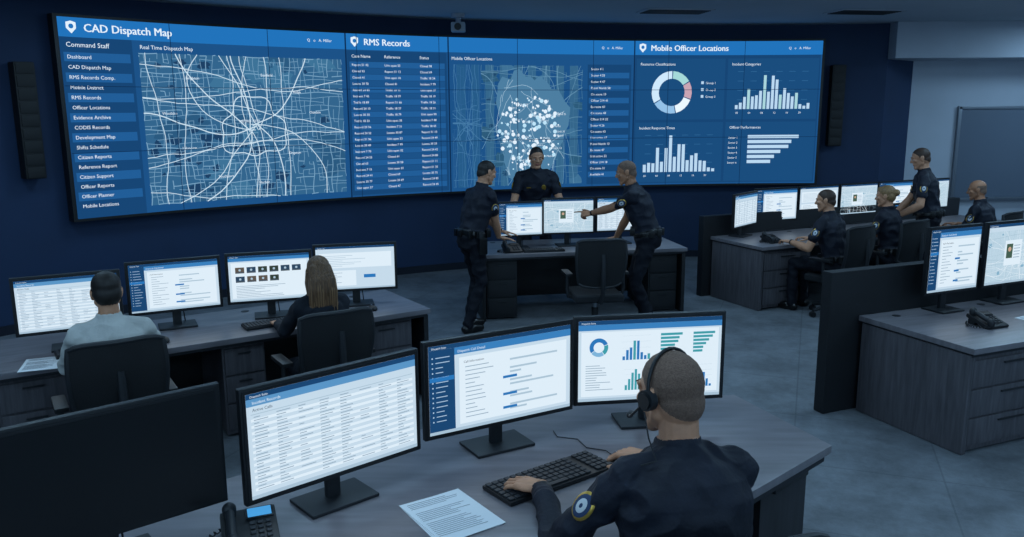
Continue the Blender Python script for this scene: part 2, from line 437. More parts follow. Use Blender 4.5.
for i in range(18):
    y=VH-.42-i*.09
    if i%2: c.rect(6.88,y-.025,7.5,y+.055,hdr2,2)
    c.text(6.91,y,R.choice(['Unit active','Patrol North','Officer 214','En route','On scene','Available','Sector 4'])+' '+str(R.randint(1,60)),.046,white,4)
c.rect(B[3]+.02,.02,UL-.02,VH-.2,bgd2,1)
cw=(UL-B[3]-.12)/2
def cardf(i,j,t):
    u0=B[3]+.04+i*(cw+.04); v0=.04+(1-j)*.93; c.rect(u0,v0,u0+cw,v0+.89,card,2); c.text(u0+.06,v0+.79,t,.055,white,4); return u0,v0
u0,v0=cardf(0,0,'Resource Classifications')
cx,cy=u0+.55,v0+.4
a=90
for f_,m in((.34,E('c9e2f5')),(.2,E('8fbbe0')),(.16,E('e3f0f9')),(.14,E('c3a0ae')),(.16,E('9fd2d2'))): c.ring(cx,cy,.2,.31,a,a+360*f_-3,m,5); a+=360*f_
for k in range(3): c.rect(u0+1.0,v0+.52-k*.1,u0+1.04,v0+.56-k*.1,chart,4); c.text(u0+1.07,v0+.52-k*.1,'Group %d'%(k+1),.045,white,4)
u0,v0=cardf(1,0,'Incident Categories'); bars(c,u0+.12,v0+.15,u0+cw-.1,v0+.7,19,31,chart,axis,E('a4cfd6'))
for k in range(6): c.text(u0+.14+k*.19,v0+.08,'%02d'%(k*4),.04,white,4)
u0,v0=cardf(0,1,'Incident Response Times'); bars(c,u0+.12,v0+.15,u0+cw-.1,v0+.7,17,9,chart,axis)
for k in range(6): c.text(u0+.14+k*.19,v0+.08,'%02d'%(k*4),.04,white,4)
u0,v0=cardf(1,1,'Officer Performances'); hbars(c,u0+.35,v0+.25,u0+cw-.1,v0+.7,6,4,chart,axis)
for k in range(6): c.text(u0+.05,v0+.64-k*.075,'Sector %d'%(k+1),.042,white,4)
for uu in (B[1],B[2],B[3]): c.rect(uu-.01,0,uu+.01,VH,seam,11)
for k in range(1,9): c.rect(UL*k/9-.004,0,UL*k/9+.004,VH,seam,11)
for k in (1,2): c.rect(0,VH*k/3-.0035,UL,VH*k/3+.0035,seam,11)
g.obj('video_wall',smooth=False)

def speaker(t,z0,z1):
    x,y=arc(t,11.66); g=Geo(); h=z1-z0; mb=mat('speaker_black','08090b',.6)
    g.box((0,0,h/2),(.2,.16,h),mb,.02)
    for k in range(9): g.box((0,-.082,h*(k+.5)/9),(.165,.01,h/9*.82),mb,.004)
    g.box((0,.09,h*.5),(.08,.06,.2),M_metal,.004)
    g.obj('wall_speaker',(x,y,z0),-t)
speaker(-49.6,1.62,2.8); speaker(4.9,1.72,2.92)
g=Geo(); g.cyl((0,0,0),(0,0,-.05),.09,M_rwall); g.cyl((0,0,-.05),(0,0,-.12),.035,M_rwall)
g.box((0,-.02,-.17),(.18,.2,.12),M_rwall,.02); g.cyl((0,-.12,-.17),(0,-.145,-.17),.045,M_black); g.obj('security_camera',(-.68,11.1,CEIL))
def vent(x,y,w=.9,d=.45):
    g=Geo(); g.box((0,0,-.006),(w,d,.012),M_rwall,.003)
    for k in range(7): g.box((0,-d*.4+d*.8*k/6,-.016),(w*.9,.02,.012),M_black2,.002)
    g.obj('ceiling_vent',(x,y,CEIL),10)
vent(2.1,10.9);vent(4.6,11.1)
M_lum=mat('luminaire_housing','c0c8d0',.5)
def lamp(x,y,P=30,sx=1.5,sy=.7):
    g=Geo(); g.box((0,0,-.03),(sx+.08,sy+.08,.06),M_lum,.008); o=g.obj('ceiling_light_panel',(x,y,CEIL))
    l=bpy.data.lights.new('panel_light','AREA'); l.shape='RECTANGLE'; l.size=sx;l.size_y=sy;l.energy=P;l.color=(.45,.74,1)
    lo=bpy.data.objects.new('panel_light',l); lo.location=(0,0,-.065); lo.parent=o; scene.collection.objects.link(lo)
for x in (-4,-.4,3.2,7):
    for y in (-.8,3,6.3): lamp(x,y,31)
lamp(2.0,8.9,34);lamp(6.2,9.0,42);lamp(-2.6,8.2,24);lamp(8.3,11.2,48,.9,.9)
for x in (-4,1.5,6.5):  # added fill lamps with housings behind the camera, brightening ceiling and camera-facing sides
    g=Geo(); g.box((0,.06,0),(1.3,.12,.18),M_lum,.02); o=g.obj('added_fill_housing',(x,-3,2.75))
    l=bpy.data.lights.new('added_fill_light','AREA'); l.shape='RECTANGLE'; l.size=1.2;l.size_y=.3;l.energy=44;l.color=(.42,.71,1)
    lo=bpy.data.objects.new('added_fill_light',l); lo.location=(0,.14,.02); lo.rotation_euler=(rad(104),0,0); lo.parent=o; scene.collection.objects.link(lo)

# ------------------------------------------------------------ monitors
def scr(kind,c,w,h,seed):
    R=random.Random(seed)
    bg=E('c3d8e8',.95);wt=E('d9e8f3',.98);ln=E('a9c2d4',.95);tx=E('8fa9bf',.9);bl=E('2a78bd',.9);db=E('1d4a78',.85);tl=E('3f9fae',.9);dk=E('34506c',.7)
    c.rect(0,0,w,h,bg,1)
    c.rect(0,h*.95,w,h,db,2); c.rect(0,0,w,h*.035,E('aac4d8',.9),2); c.text(w*.02,h*.96,'Dispatch Suite',h*.03,wt,3)
    if kind=='table':
        c.rect(0,h*.88,w,h*.95,E('5b97c9',.9),2); c.text(w*.03,h*.898,'Incident Records',h*.04,wt)
        c.text(w*.03,h*.83,'Active Calls',h*.04,dk)
        n=24
        for i in range(n):
            y=h*(.765-i*.03); c.rect(w*.02,y,w*.98,y+h*.027,wt if i%2 else bg,2)
            for k in range(8):
                if k in(2,5) and R.random()<.5: continue
                x=w*(.035+k*.12); c.rect(x,y+h*.009,x+w*R.uniform(.025,.085),y+h*.017,tx,3)
        c.rect(w*.02,h*.8,w*.98,h*.808,ln,3)
    elif kind=='form':
        c.rect(0,h*.035,w*.17,h*.95,db,3)
        for i in range(14):
            c.rect(w*.045,h*(.86-i*.055),w*(.09+R.uniform(0,.05)),h*(.869-i*.055),E('a9c7e2',.9),4); c.disk(w*.025,h*(.865-i*.055),h*.009,E('a9c7e2',.9),4)
        c.rect(w*.005,h*.6,w*.165,h*.65,bl,4)
        c.rect(w*.17,h*.87,w,h*.95,E('3b82c0',.9),3); c.text(w*.19,h*.89,'Dispatch Call Detail',h*.042,wt,4)
        c.rect(w*.2,h*.07,w*.97,h*.83,wt,3); c.text(w*.23,h*.76,'Call Information',h*.038,dk,4)
        for i in range(13):
            y=h*(.71-i*.048); c.rect(w*.24,y,w*.24+w*R.uniform(.06,.2),y+h*.009,tx,4)
            if i%3!=1: c.rect(w*.55,y-h*.008,w*(.62+R.uniform(0,.28)),y+h*.014,ln,4)
        for k in (.5,.3,.14): c.rect(w*.5,h*k,w*.6,h*(k+.03),bl,5)
    elif kind=='dash':
        c.rect(0,h*.88,w,h*.95,E('3b82c0',.9),3); c.rect(w*.02,h*.06,w*.98,h*.86,wt,2)
        cx,cy=w*.14,h*.67; a=20
        for f_,m in((.55,bl),(.25,E('7fb6dd',.9)),(.2,tl)): c.ring(cx,cy,h*.065,h*.115,a,a+360*f_-4,m,4); a+=360*f_
        bars(c,w*.3,h*.5,w*.5,h*.8,8,seed,bl,ln,tl); hbars(c,w*.57,h*.5,w*.75,h*.82,7,seed+1,tl,ln); hbars(c,w*.8,h*.55,w*.96,h*.82,6,seed+3,tl,ln)
        bars(c,w*.32,h*.12,w*.48,h*.38,7,seed+2,tl,ln); bars(c,w*.56,h*.12,w*.68,h*.36,5,seed+6,bl,ln); bars(c,w*.78,h*.12,w*.94,h*.4,7,seed+4,bl,ln,tl)
        for i in range(11): c.rect(w*.05,h*(.44-i*.03),w*(.1+R.uniform(.02,.14)),h*(.448-i*.03),tx,4)
    elif kind=='photos':
        c.rect(0,h*.88,w,h*.95,E('3b82c0',.9),3); c.rect(w*.03,h*.07,w*.97,h*.85,wt,2)
        for j in range(2):
            for i in range(6-2*j):
                x=w*(.08+i*.14);y=h*(.62-j*.2); c.rect(x,y,x+w*.11,y+h*.13,R.choice((dk,E('3c4a44',.7),E('6a6158',.7))),4); c.disk(x+w*.055,y+h*.07,h*.025,ln,5,10); c.rect(x+w*.01,y,x+w*.1,y+h*.03,E('52616f',.7),5)
        for i in range(8): c.rect(w*.08,h*(.33-i*.035),w*(.3+R.uniform(0,.4)),h*(.34-i*.035),tx,4)
    elif kind=='map':
        draw_map(c,0,h*.035,w,h*.88,seed,E('b3cedd',.95),E('9bbacd',.9),E('dfeaf2',1),E('86b2cc',.9),.5,.003,5)
        c.rect(w*.3,h*.3,w*.6,h*.72,wt,6); c.rect(w*.33,h*.42,w*.44,h*.66,E('4a6658',.8),7); c.disk(w*.385,h*.57,h*.04,E('caa892',.9),8)
        for i in range(5): c.rect(w*.46,h*(.62-i*.05),w*.57,h*(.632-i*.05),tx,7)
    elif kind=='plain':
        c.rect(w*.04,h*.5,w*.96,h*.85,wt,3)
        for i in range(7): c.rect(w*.08,h*(.78-i*.04),w*(.2+R.uniform(.1,.6)),h*(.79-i*.04),ln,4)
        c.rect(w*.6,h*.25,w*.75,h*.33,bl,4); c.rect(w*.04,h*.08,w*.5,h*.44,wt,3)
        for i in range(6): c.rect(w*.08,h*(.38-i*.045),w*(.2+R.uniform(.05,.2)),h*(.39-i*.045),tx,4)
def monitor(x,y,ang,w,h,kind,seed=1,z=.75,lift=.13,name='computer_monitor'):
    g=Geo(); zb=lift; b=.012
    g.box((0,.018,zb+h/2),(w+.02,.03,h+.02),M_black,.006)
    g.box((0,.045,zb+h*.45),(w*.5,.04,h*.55),M_black2,.015)
    g.box((0,.075,zb*.5+h*.15),(.06,.03,zb+h*.3),M_black2,.008)
    g.box((0,.06,.008),(min(.3,w*.42),.2,.014),M_black2,.006)
    g.box((0,0.002,zb+h/2),(w,.004,h),M_black,0)
    if kind!='off':
        def fn(u,v,l): return V((-w/2+b+u,-.0006-l*.0004,zb+b+v))
        scr(kind,Canvas(g,fn),w-2*b,h-2*b,seed)
    else:
        g.box((0,-.001,zb+h/2),(w-2*b,.002,h-2*b),mat('screen_off','0a0c10',.3),0)
    g.tube([(0.02,.09,zb+.05),(.05,.12,zb-.02),(.06,.14,.01),(.1,.16,.006)],.004,M_black)
    return g.obj(name,(x,y,z),ang)
monitor(-.685,3.045,41.5,.76,.43,'table',1)
monitor(-.045,3.575,30,.76,.43,'form',2)
monitor(.675,3.86,8,.745,.43,'dash',3)
monitor(-1.37,2.586,40,.78,.44,'off',3)
monitor(-2.92,5.26,28,.62,.37,'table',4); monitor(-2.43,5.785,27,.62,.37,'form',5); monitor(-1.83,6.075,18,.61,.37,'photos',6); monitor(-1.25,6.445,14,.64,.37,'plain',7)
monitor(.1,9.12,14,.52,.38,'form',8,lift=.15); monitor(.65,9.3,10,.6,.4,'map',9,lift=.15); monitor(1.27,9.45,12,.6,.4,'table',10,lift=.15)
monitor(2.86,9.95,49,.62,.4,'table',11); monitor(3.38,10.42,22,.66,.41,'form',12); monitor(4.03,10.72,25,.68,.41,'plain',13); monitor(4.68,11.02,25,.68,.41,'map',14); monitor(5.32,11.32,25,.68,.41,'form',15); monitor(5.97,11.62,25,.68,.41,'map',16)
monitor(3.36,6.12,24,.56,.5,'form',17,lift=.16); monitor(3.99,6.4,24,.68,.5,'map',18,lift=.16); monitor(4.7,6.7,24,.66,.48,'table',19,lift=.16)

# ------------------------------------------------------------ desks
def pedestal(g,x,y,w,d,h=.69,m=None):
    m=m or M_wood
    g.box((x,y,h/2+.01),(w,d,h-.02),m,.006)
    for k in range(3):
        zh=(h-.08)/3; zc=.05+zh*(k+.5)
        g.box((x,y-d/2-.008,zc),(w-.03,.016,zh-.015),m,.004); g.box((x,y-d/2-.024,zc+zh*.28),(w*.3,.012,.01),M_black2,.003)
def desk(name,org,ang,L,D,peds,back=None,endm=None,backext=0,pm=None,pd=.78):
    g=Geo(); g.box((L/2,D/2,.73),(L,D,.04),M_desk,.006); g.box((L/2,D/2,.698),(L-.04,D-.04,.025),M_edge,.004)
    for (x,w) in peds: pedestal(g,x,D*.5,w,D*pd,m=pm)
    for x in (.03,L-.03): g.box((x,D*.5,.35),(.04,D*.94,.69),endm or M_dark,.004)
    g.box((L/2,D-.06,.38),(L-.1,.03,.6),M_dark,.004)
    if back: g.box((L/2-backext/2,D+.06,back/2),(L+backext,.1,back),M_dark,.012)
    for k in range(int(L/.9)+1): g.cyl((.25+k*.9,D-.12,.749),(.25+k*.9,D-.12,.753),.03,M_black)
    return g.obj(name,(org[0],org[1],0),ang)
desk('dispatch_console_desk',(-4.17,4.04),33,4.2,.87,[(.35,.45),(1.45,.4),(3.85,.45),(2.75,.3)])
desk('dispatch_console_desk',(-.33,8.72),10,2.35,.95,[(.24,.34),(2.1,.34)],pm=M_dark)
desk('dispatch_console_desk',(2.83,9.13),25,4.5,.92,[(.42,.72),(4.1,.6)],1.0,M_wood,.1,pd=.88)
desk('dispatch_console_desk',(3.0,5.12),22.5,2.6,.98,[(.46,.84),(2.1,.6)],1.1,M_wood,.28,pd=.9)
top=[(-2.25,2.35),(-1.75,2.85),(-.95,3.52),(-.15,4.02),(.5,4.22),(1.22,4.3),(1.49,3.60),(.99,3.14),(.35,2.68),(-.35,2.25),(-1.3,1.6)]
g=Geo(); g.prism(top,.71,.75,mat('desk_top_front','6f6b70',.36,noise=(3,.2),stretch=(1,7,1)),.006)
def inset(p,k,c0=(0,3.1)): return [(c0[0]+(x-c0[0])*k,c0[1]+(y-c0[1])*k) for x,y in p]
g.prism(inset(top,.975),.675,.71,M_edge)
def wallseg(g,a,b,t,z0,z1,m):
    a=V((*a,0));b=V((*b,0)); d=(b-a); n=V((-d.y,d.x,0)).normalized()*t/2
    g.prism([(a-n)[:2],(b-n)[:2],(b+n)[:2],(a+n)[:2]],z0,z1,m,.003)
bk=[(-2.1,2.35),(-1.68,2.78),(-.92,3.42),(-.13,3.92),(.5,4.12),(1.15,4.2)]
for a,b in zip(bk,bk[1:]): wallseg(g,a,b,.03,.05,.68,M_dark)
g.prism([(1.16,4.17),(1.38,3.6),(1.08,3.32),(.84,3.75)],0,.62,M_wdark,.006)
g.box((1.25,3.48,.645),(.3,.05,.05),M_black,.01,rot=Matrix.Rotation(rad(43),3,'Z'))
g.prism([(1.12,4.15),(1.34,3.62),(1.08,3.38),(.88,3.75)],.6,.68,M_black,.004)
wallseg(g,(-1.3,1.75),(-2.05,2.3),.04,0,.69,M_wood)
g.obj('dispatch_console_desk')

# ------------------------------------------------------------ chair
def chair(x,y,yaw,sz=.47,bt=1.04):
    g=Geo(); k=sz-.47
    g.box((0,.02,.43+k),(.5,.49,.08),M_seat,.035,seg=3)
    W=.5;z0=.56+k;z1=bt; nu,nv=12,10
    def bp(u,v):
        a=(u-.5)*2; wv=W*(.86+.14*math.sin(v*math.pi*.75)); return V((a*wv/2,-.25+.075*a*a-.05*v-.03*math.sin(v*math.pi),z0+(z1-z0)*v-.03*abs(a)**5*(1 if v>.5 else -1)*abs(2*v-1)))
    vs=[];fs=[]
    for off in (0,-.022):
        for j in range(nv+1):
            for i in range(nu+1): p=bp(i/nu,j/nv); vs.append(p+V((0,off,0)))
    N=(nu+1)*(nv+1)
    for j in range(nv):
        for i in range(nu):
            a=j*(nu+1)+i; fs.append([a,a+nu+1,a+nu+2,a+1]); fs.append([N+a,N+a+1,N+a+nu+2,N+a+nu+1])
    g.add(vs,fs,M_mesh)
    loop=[bp(i/nu,0) for i in range(nu+1)]+[bp(1,j/nv) for j in range(1,nv+1)]+[bp(1-i/nu,1) for i in range(1,nu+1)]+[bp(0,1-j/nv) for j in range(1,nv+1)]
    g.tube([p+V((0,-.011,0)) for p in loop],.017,M_black2)
    g.tube([(0,-.05,.38+k),(0,-.24,.4+k),(0,-.33,.52+k),(0,-.335,.75+k),(0,-.32,.9)],.024,M_black2)
    for s_ in (-1,1):
        g.box((s_*.29,.03,.66+k),(.075,.26,.03),M_black,.012)
        g.tube([(s_*.2,.0,.4+k),(s_*.28,.0,.42+k),(s_*.295,-.01,.5+k),(s_*.29,.0,.65+k)],.018,M_black2)
    g.cyl((0,0,.4+k),(0,0,.2),.025,M_metal); g.cyl((0,0,.3),(0,0,.08),.035,M_black); g.box((0,0,.385+k),(.2,.25,.03),M_black,.01)
    for i in range(5):
        a=2*math.pi*i/5+.3; d=V((math.cos(a),math.sin(a),0))
        g.tube([V((0,0,.12)),d*.15+V((0,0,.11)),d*.3+V((0,0,.075))],.02,M_black2)
        q=V((-d.y,d.x,0)); g.cyl(d*.3+q*.025+V((0,0,.03)),d*.3-q*.025+V((0,0,.03)),.03,M_black)
    g.obj('office_chair',(x,y,0),yaw)

# ------------------------------------------------------------ people
Z=V((0,0,1))
def ik(S,T,a,b,pole):
    d=T-S; L=d.length
    if L>(a+b)*.995: T=S+d.normalized()*(a+b)*.995; d=T-S; L=d.length
    if L<abs(a-b)+.03: T=S+d.normalized()*(abs(a-b)+.03); d=T-S; L=d.length
    w=d.normalized(); x=(a*a-b*b+L*L)/(2*L); h=math.sqrt(max(0,a*a-x*x))
    p=pole-w*pole.dot(w); p.normalize(); return S+w*x+p*h,T
def hand(g,W,d,pn,side,s,m,pose='relax'):
    d=d.normalized(); pn=(pn-d*pn.dot(d)).normalized(); t=d.cross(pn)*(1 if side=='R' else -1)
    g.ell(W+d*.05*s+pn*.002,[t,d,pn],(.042*s,.052*s,.016*s),m,12,8)
    data=[(.031,.088,(.042,.025,.02),.0090),(.0105,.093,(.046,.029,.021),.0092),(-.0105,.088,(.042,.027,.02),.0088),(-.030,.078,(.034,.021,.018),.0078)]
    for i,(o,kd,ls,r) in enumerate(data):
        c0={'relax':(12,22,18),'grip':(30,35,25),'flat':(4,8,6),'point':((2,4,3) if i==0 else (70,75,50)),'type':(8,38,30)}[pose]
        K=W+t*o*s+d*kd*s; g.capsule(W+t*o*.6*s+d*.01*s,K,.0135*s,.0115*s,m,8,3)
        th=0;P=K; sp=o*3.4
        for l,a,rr in zip(ls,c0,(1,.93,.84)):
            th+=rad(a); dd=(d*math.cos(th)+pn*math.sin(th)+t*sp*math.cos(th)).normalized(); Q=P+dd*l*s
            g.capsule(P,Q,r*rr*s,r*rr*.93*s,m,8,3); P=Q
    P=W+d*.022*s+t*.024*s+pn*.004; dd=(d*.62+t*.72+pn*.25).normalized()
    for l,r in((.042,.0135),(.032,.011),(.024,.0095)):
        Q=P+dd*l*s; g.capsule(P,Q,r*s,r*.9*s,m,8,3); P=Q; dd=(dd+d*.25-t*.12).normalized()
def person(name,P,yaw,lean=8,s=1.0,hy=0,hp=8,wl=None,wr=None,dl=None,dr=None,pl='type',pr='type',fl=None,fr=None,sit=True,sleeve='long',shirt=None,pants=None,skin=None,hairm=None,hair='buzz',arm=1.0,bulk=1.0,hs=1.0,headset=False,vox=.006,uniform=True,female=False,eL=None,eR=None,side=0,foot_yaw=None,hnd=1.05):
    shirt=shirt or M_navy;pants=pants or M_pants;skin=skin or M_skin;hairm=hairm or M_hbuzz
    P=V(P); yw=rad(yaw); F=V((-math.sin(yw),math.cos(yw),0));R=V((math.cos(yw),math.sin(yw),0))
    U=(F*math.sin(rad(lean))+R*math.sin(rad(side))+Z*math.cos(rad(lean))).normalized()
    g=Geo(); x=Geo()
    N=P+U*.56*s
    c1=P+(Z*.6+U*.4)*.19*s; c2=N-U*.19*s
    def sp(d):
        t=d/.56
        if t<0: return P+(c1-P).normalized()*d*s,(c1-P).normalized()
        if t>1: return N+U*(d-.56)*s,U
        q=1-t; p=P*q**3+c1*3*q*q*t+c2*3*q*t*t+N*t**3
        T=((c1-P)*q*q+(c2-c1)*2*q*t+(N-c2)*t*t).normalized(); return p,T
    wf=.9 if female else 1
    def secs(l,add=0):
        o=[]
        for d,rx,ry in l:
            p,T=sp(d); Rr=(R-T*R.dot(T)).normalized(); Ff=T.cross(Rr); o.append((p,Rr,Ff,(rx*bulk*(wf if d>.08 else 1.0)+add)*s,(ry*bulk+add)*s))
        return o
    g.loft(secs([(-.1,.10,.085),(-.07,.145,.115),(-.02,.172,.128),(.03,.176,.13),(.09,.166,.12)]),pants)
    g.loft(secs([(.06,.168,.122),(.13,.16 if not female else .145,.12),(.22,.165 if not female else .15,.124),(.32,.182,.132),(.40,.19,.135),(.46,.18,.122),(.505,.14,.10),(.54,.09,.078),(.57,.066,.066)]),shirt)
    if uniform: g.loft(secs([(.055,.172,.126),(.06,.18,.134),(.1,.178,.132),(.105,.17,.124)],.002),M_belt)
    for q in(-1,1):
        p,T=sp(.38); Ff=T.cross(R); g.ell(p+R*q*.078*s+Ff*(.07 if not female else .085)*s,[R,Ff,T],(.085*s,.065*s,.075*s),shirt)
    if sit: g.ell(P-F*.04*s-Z*.02*s,[R,F,Z],(.18*s*bulk,.14*s,.095*s),pants)
    pS,T=sp(.475)
    for q,k,wt,dd,pose,el in((-1,'L',wl,dl,pl,eL),(1,'R',wr,dr,pr,eR)):
        S=pS+R*q*(.178 if not female else .155)*s*(.6+.4*bulk)
        wt=V(wt) if wt is not None else P+R*q*.17*s+F*.45*s+Z*.25
        pole=V(el) if el else (-Z*.9-F*.25+R*q*.45)
        E_,Wp=ik(S,wt,.295*s*arm,.262*s*arm,pole)
        fd=(Wp-E_).normalized(); dd=V(dd).normalized() if dd else (fd-Z*fd.z*.8).normalized()
        g.capsule(pS+T*.055*s+R*q*.04*s,S+T*.012*s,.05*s,.058*s,shirt)
        g.capsule(sp(.40)[0]+R*q*.10*s,S,.085*s,.06*s,shirt)
        if sleeve=='long':
            g.capsule(S,E_,.063*s,.05*s,shirt); g.capsule(E_,E_.lerp(Wp,.95),.05*s,.037*s,shirt); g.capsule(E_.lerp(Wp,.85),E_.lerp(Wp,.95),.041*s,.039*s,shirt)
            g.capsule(E_.lerp(Wp,.8),Wp+fd*.01,.028*s,.026*s,skin)
        else:
            g.capsule(S,S.lerp(E_,.62),.063*s,.058*s,shirt); g.capsule(S,E_,.048*s,.043*s,skin); g.capsule(E_,E_.lerp(Wp,.35),.043*s,.045*s,skin); g.capsule(E_.lerp(Wp,.35),Wp,.045*s,.027*s,skin)
        hand(g,Wp+fd*.005,dd,-Z if pose!='point' else (-Z*.6+R*q*-.5),k,s*(hnd if not female else .95),skin,pose)
        if uniform:
            ad=(E_-S).normalized(); out=(R*q-F*.25+V((0,0,.15))); out=(out-ad*out.dot(ad)).normalized(); cc=S.lerp(E_,.4)+out*.055*s
            tt=ad.cross(out).normalized()
            x.ell(cc,[tt,ad,out],(.04*s,.052*s,.010*s),M_gold); x.ell(cc+out*.0015,[tt,ad,out],(.036*s,.048*s,.0102*s),M_patchb); x.ell(cc+out*.0035,[tt,ad,out],(.027*s,.037*s,.0098*s),M_patch); x.ell(cc+out*.005,[tt,ad,out],(.013*s,.018*s,.0094*s),M_patchb)
        if k=='L' and uniform: x.cyl(E_.lerp(Wp,.93),E_.lerp(Wp,.99),.031*s if sleeve=='short' else .034*s,M_black)
    fy=yw if foot_yaw is None else rad(foot_yaw); FF=V((-math.sin(fy),math.cos(fy),0))
    for q,ft in((-1,fl),(1,fr)):
        Hp=P+R*q*.092*s-Z*.01
        A=V((*ft,.095*s)) if ft else (P+R*q*.13*s+F*(.42*s if sit else .0)); A.z=.095*s
        Kn,A=ik(Hp,A,.43*s,.425*s,(FF+Z*.5) if sit else (FF+R*q*.15))
        g.capsule(Hp,Kn,.09*s*(.5+.5*bulk),.062*s,pants,16); g.capsule(Kn,Kn.lerp(A,.4),.06*s,.059*s,pants); g.capsule(Kn.lerp(A,.4),A-Z*.02,.059*s,.054*s,pants)
        G0=V((A.x,A.y,0))
        g.capsule(G0+Z*.045*s-FF*.035*s,G0+Z*.045*s+FF*.08*s,.045*s,.043*s,M_boot); g.capsule(G0+Z*.04*s+FF*.06*s,G0+Z*.036*s+FF*.15*s,.045*s,.036*s,M_boot)
        g.capsule(A,G0+Z*.05*s,.046*s,.046*s,M_boot)
    hw=yw+rad(hy); hF=V((-math.sin(hw),math.cos(hw),0));hR=V((math.cos(hw),math.sin(hw),0))
    cp,sn=math.cos(rad(hp)),math.sin(rad(hp)); hU=Z*cp+hF*sn; hF=hF*cp-Z*sn
    k=s*hs; Hc=N+(U*.5+Z*.5).normalized()*.150*k+hF*.028*k
    def L(a,b,c): return Hc+hR*a*k+hF*b*k+hU*c*k
    ax=[hR,hF,hU]
    def el(a,b,c,r,m): g.ell(L(a,b,c),ax,[i*k for i in r],m)
    g.capsule(N-U*.03*s,L(0,-.025,-.055),.062*s,.055*k,skin)
    g.loft([(sp(d)[0]-F*.004,R,U.cross(R)*1.0,r*s,r*s) for d,r in((.53,.078),(.56,.073),(.59,.067))],shirt,p=2)
    H0=skin
    el(0,-.012,.032,(.077,.097,.086),H0); el(0,.022,-.03,(.062,.07,.083),H0); el(0,-.035,-.02,(.068,.07,.07),H0)
    g.capsule(L(-.012,.066,-.098),L(.012,.066,-.098),.021*k,.021*k,H0)
    for q in(-1,1):
        g.capsule(L(q*.05,.0,-.05),L(q*.02,.062,-.095),.022*k,.018*k,H0); el(q*.04,.062,-.015,(.024,.022,.02),H0)
        el(q*.079,-.004,-.006,(.008,.02,.031),H0); el(q*.083,-.012,.004,(.006,.017,.024),H0)
        g.capsule(L(q*.012,.085,.022),L(q*.042,.075,.024),.011*k,.009*k,H0)
        g.capsule(L(q*.02,.0855,.011),L(q*.042,.0775,.010),.0055*k,.005*k,H0); g.capsule(L(q*.02,.084,-.010),L(q*.042,.077,-.009),.005*k,.005*k,H0)
        x.ell(L(q*.031,.077,.001),ax,[.0105*k]*3,M_eye,12,8); x.ell(L(q*.031,.0845,.001),ax,[.0052*k]*3,M_iris,10,6)
        x.capsule(L(q*.016,.0965,.027),L(q*.046,.085,.029),.003*k,.002*k,hairm,6,2)
    g.capsule(L(0,.085,.012),L(0,.104,-.022),.009*k,.013*k,H0); g.capsule(L(-.013,.094,-.026),L(.013,.094,-.026),.008*k,.008*k,H0)
    g.capsule(L(-.018,.084,-.057),L(.018,.084,-.057),.006*k,.006*k,M_lip); g.capsule(L(-.014,.084,-.064),L(.014,.084,-.064),.006*k,.006*k,M_lip)
    if hair in('short','long','bun'):
        el(0,-.022,.046,(.082,.099,.083),hairm); el(0,-.05,-.005,(.078,.068,.075),hairm); el(.005,.035,.09,(.055,.045,.028),hairm)
    if hair=='long':
        for q in(-.055,-.028,0,.028,.055):
            pts=[L(q*.8,-.085,.04),L(q*1.15,-.11,-.05),L(q*1.3,-.115,-.13)]; p3=Hc+hR*q*1.35*k-hF*.125*k-Z*.24*k; pts+=[p3,p3-Z*(.1-abs(q)*.6)*k+hR*q*.1]
            rr=[.035,.036,.034,.028,.012]
            for a in range(4): g.capsule(pts[a],pts[a+1],rr[a]*k,rr[a+1]*k,hairm)
        for q in(-1,1): g.capsule(L(q*.07,-.01,.02),L(q*.082,-.02,-.07),.022*k,.024*k,hairm); g.capsule(L(q*.082,-.02,-.07),L(q*.085,-.05,-.17),.024*k,.016*k,hairm)
        for i in range(34):
            t=i/33*2-1; a0=L(t*.05,-.09-.02*(1-t*t),.07); a1=L(t*.085,-.128-.01*math.sin(i*2.3),-.03); a2=L(t*.092,-.146-.006*math.sin(i*1.7),-.13); a3=Hc+hR*t*.09*k-hF*(.152+.005*math.sin(i*3.1))*k-Z*(.3-.05*t*t+.02*math.sin(i*5))*k
            x.tube([a0,a1,a2,a3],.0035*k,hairm if i%3 else M_hlong2,5)
    if hair=='bun': el(0,-.125,.03,(.042,.036,.04),hairm)
    if headset:
        pts=[]
        for i in range(17):
            a=rad(-8+196*i/16); pts.append(L(.089*math.cos(a),-.008,.012+.111*math.sin(a)))
        x.tube(pts,.0052*k,M_black)
        for q in(-1,1): x.cyl(L(q*.078,-.004,-.004),L(q*.1,-.004,-.004),.029*k,M_black2); x.cyl(L(q*.1,-.004,-.004),L(q*.106,-.004,-.004),.022*k,M_black)
        x.tube([L(-.1,0,-.01),L(-.102,.03,-.035),L(-.088,.075,-.062),L(-.055,.112,-.07)],.0035*k,M_black); x.capsule(L(-.06,.108,-.069),L(-.045,.118,-.069),.009*k,.009*k,M_black)
        x.tube([L(-.1,0,-.035),L(-.11,-.02,-.1),N-F*.09-R*.12,sp(.45)[0]+F*.0-R*.17*s+Z*.08],.003,M_black)
    if uniform:
        p,T=sp(.40); Ff=T.cross(R); x.ell(p-R*.085*s+Ff*.137*s,[R,Ff,T],(.026*s,.006*s,.034*s),M_gold)
        x.box(p+R*.085*s+Ff*.14*s,(.05*s,.01,.012),M_gold,.002,rot=Matrix((R,Ff,T)).transposed())
        p,T=sp(.085)
        Mr=Matrix((R,F,Z)).transposed()
        for a in (35,70,110,200,235,270,310,340):
            ca,sa=math.cos(rad(a)),math.sin(rad(a)); x.box(p+R*ca*.19*s*bulk+F*sa*.143*s*bulk,(.05*s,.05*s,.075*s),M_belt,.01,rot=Mr)
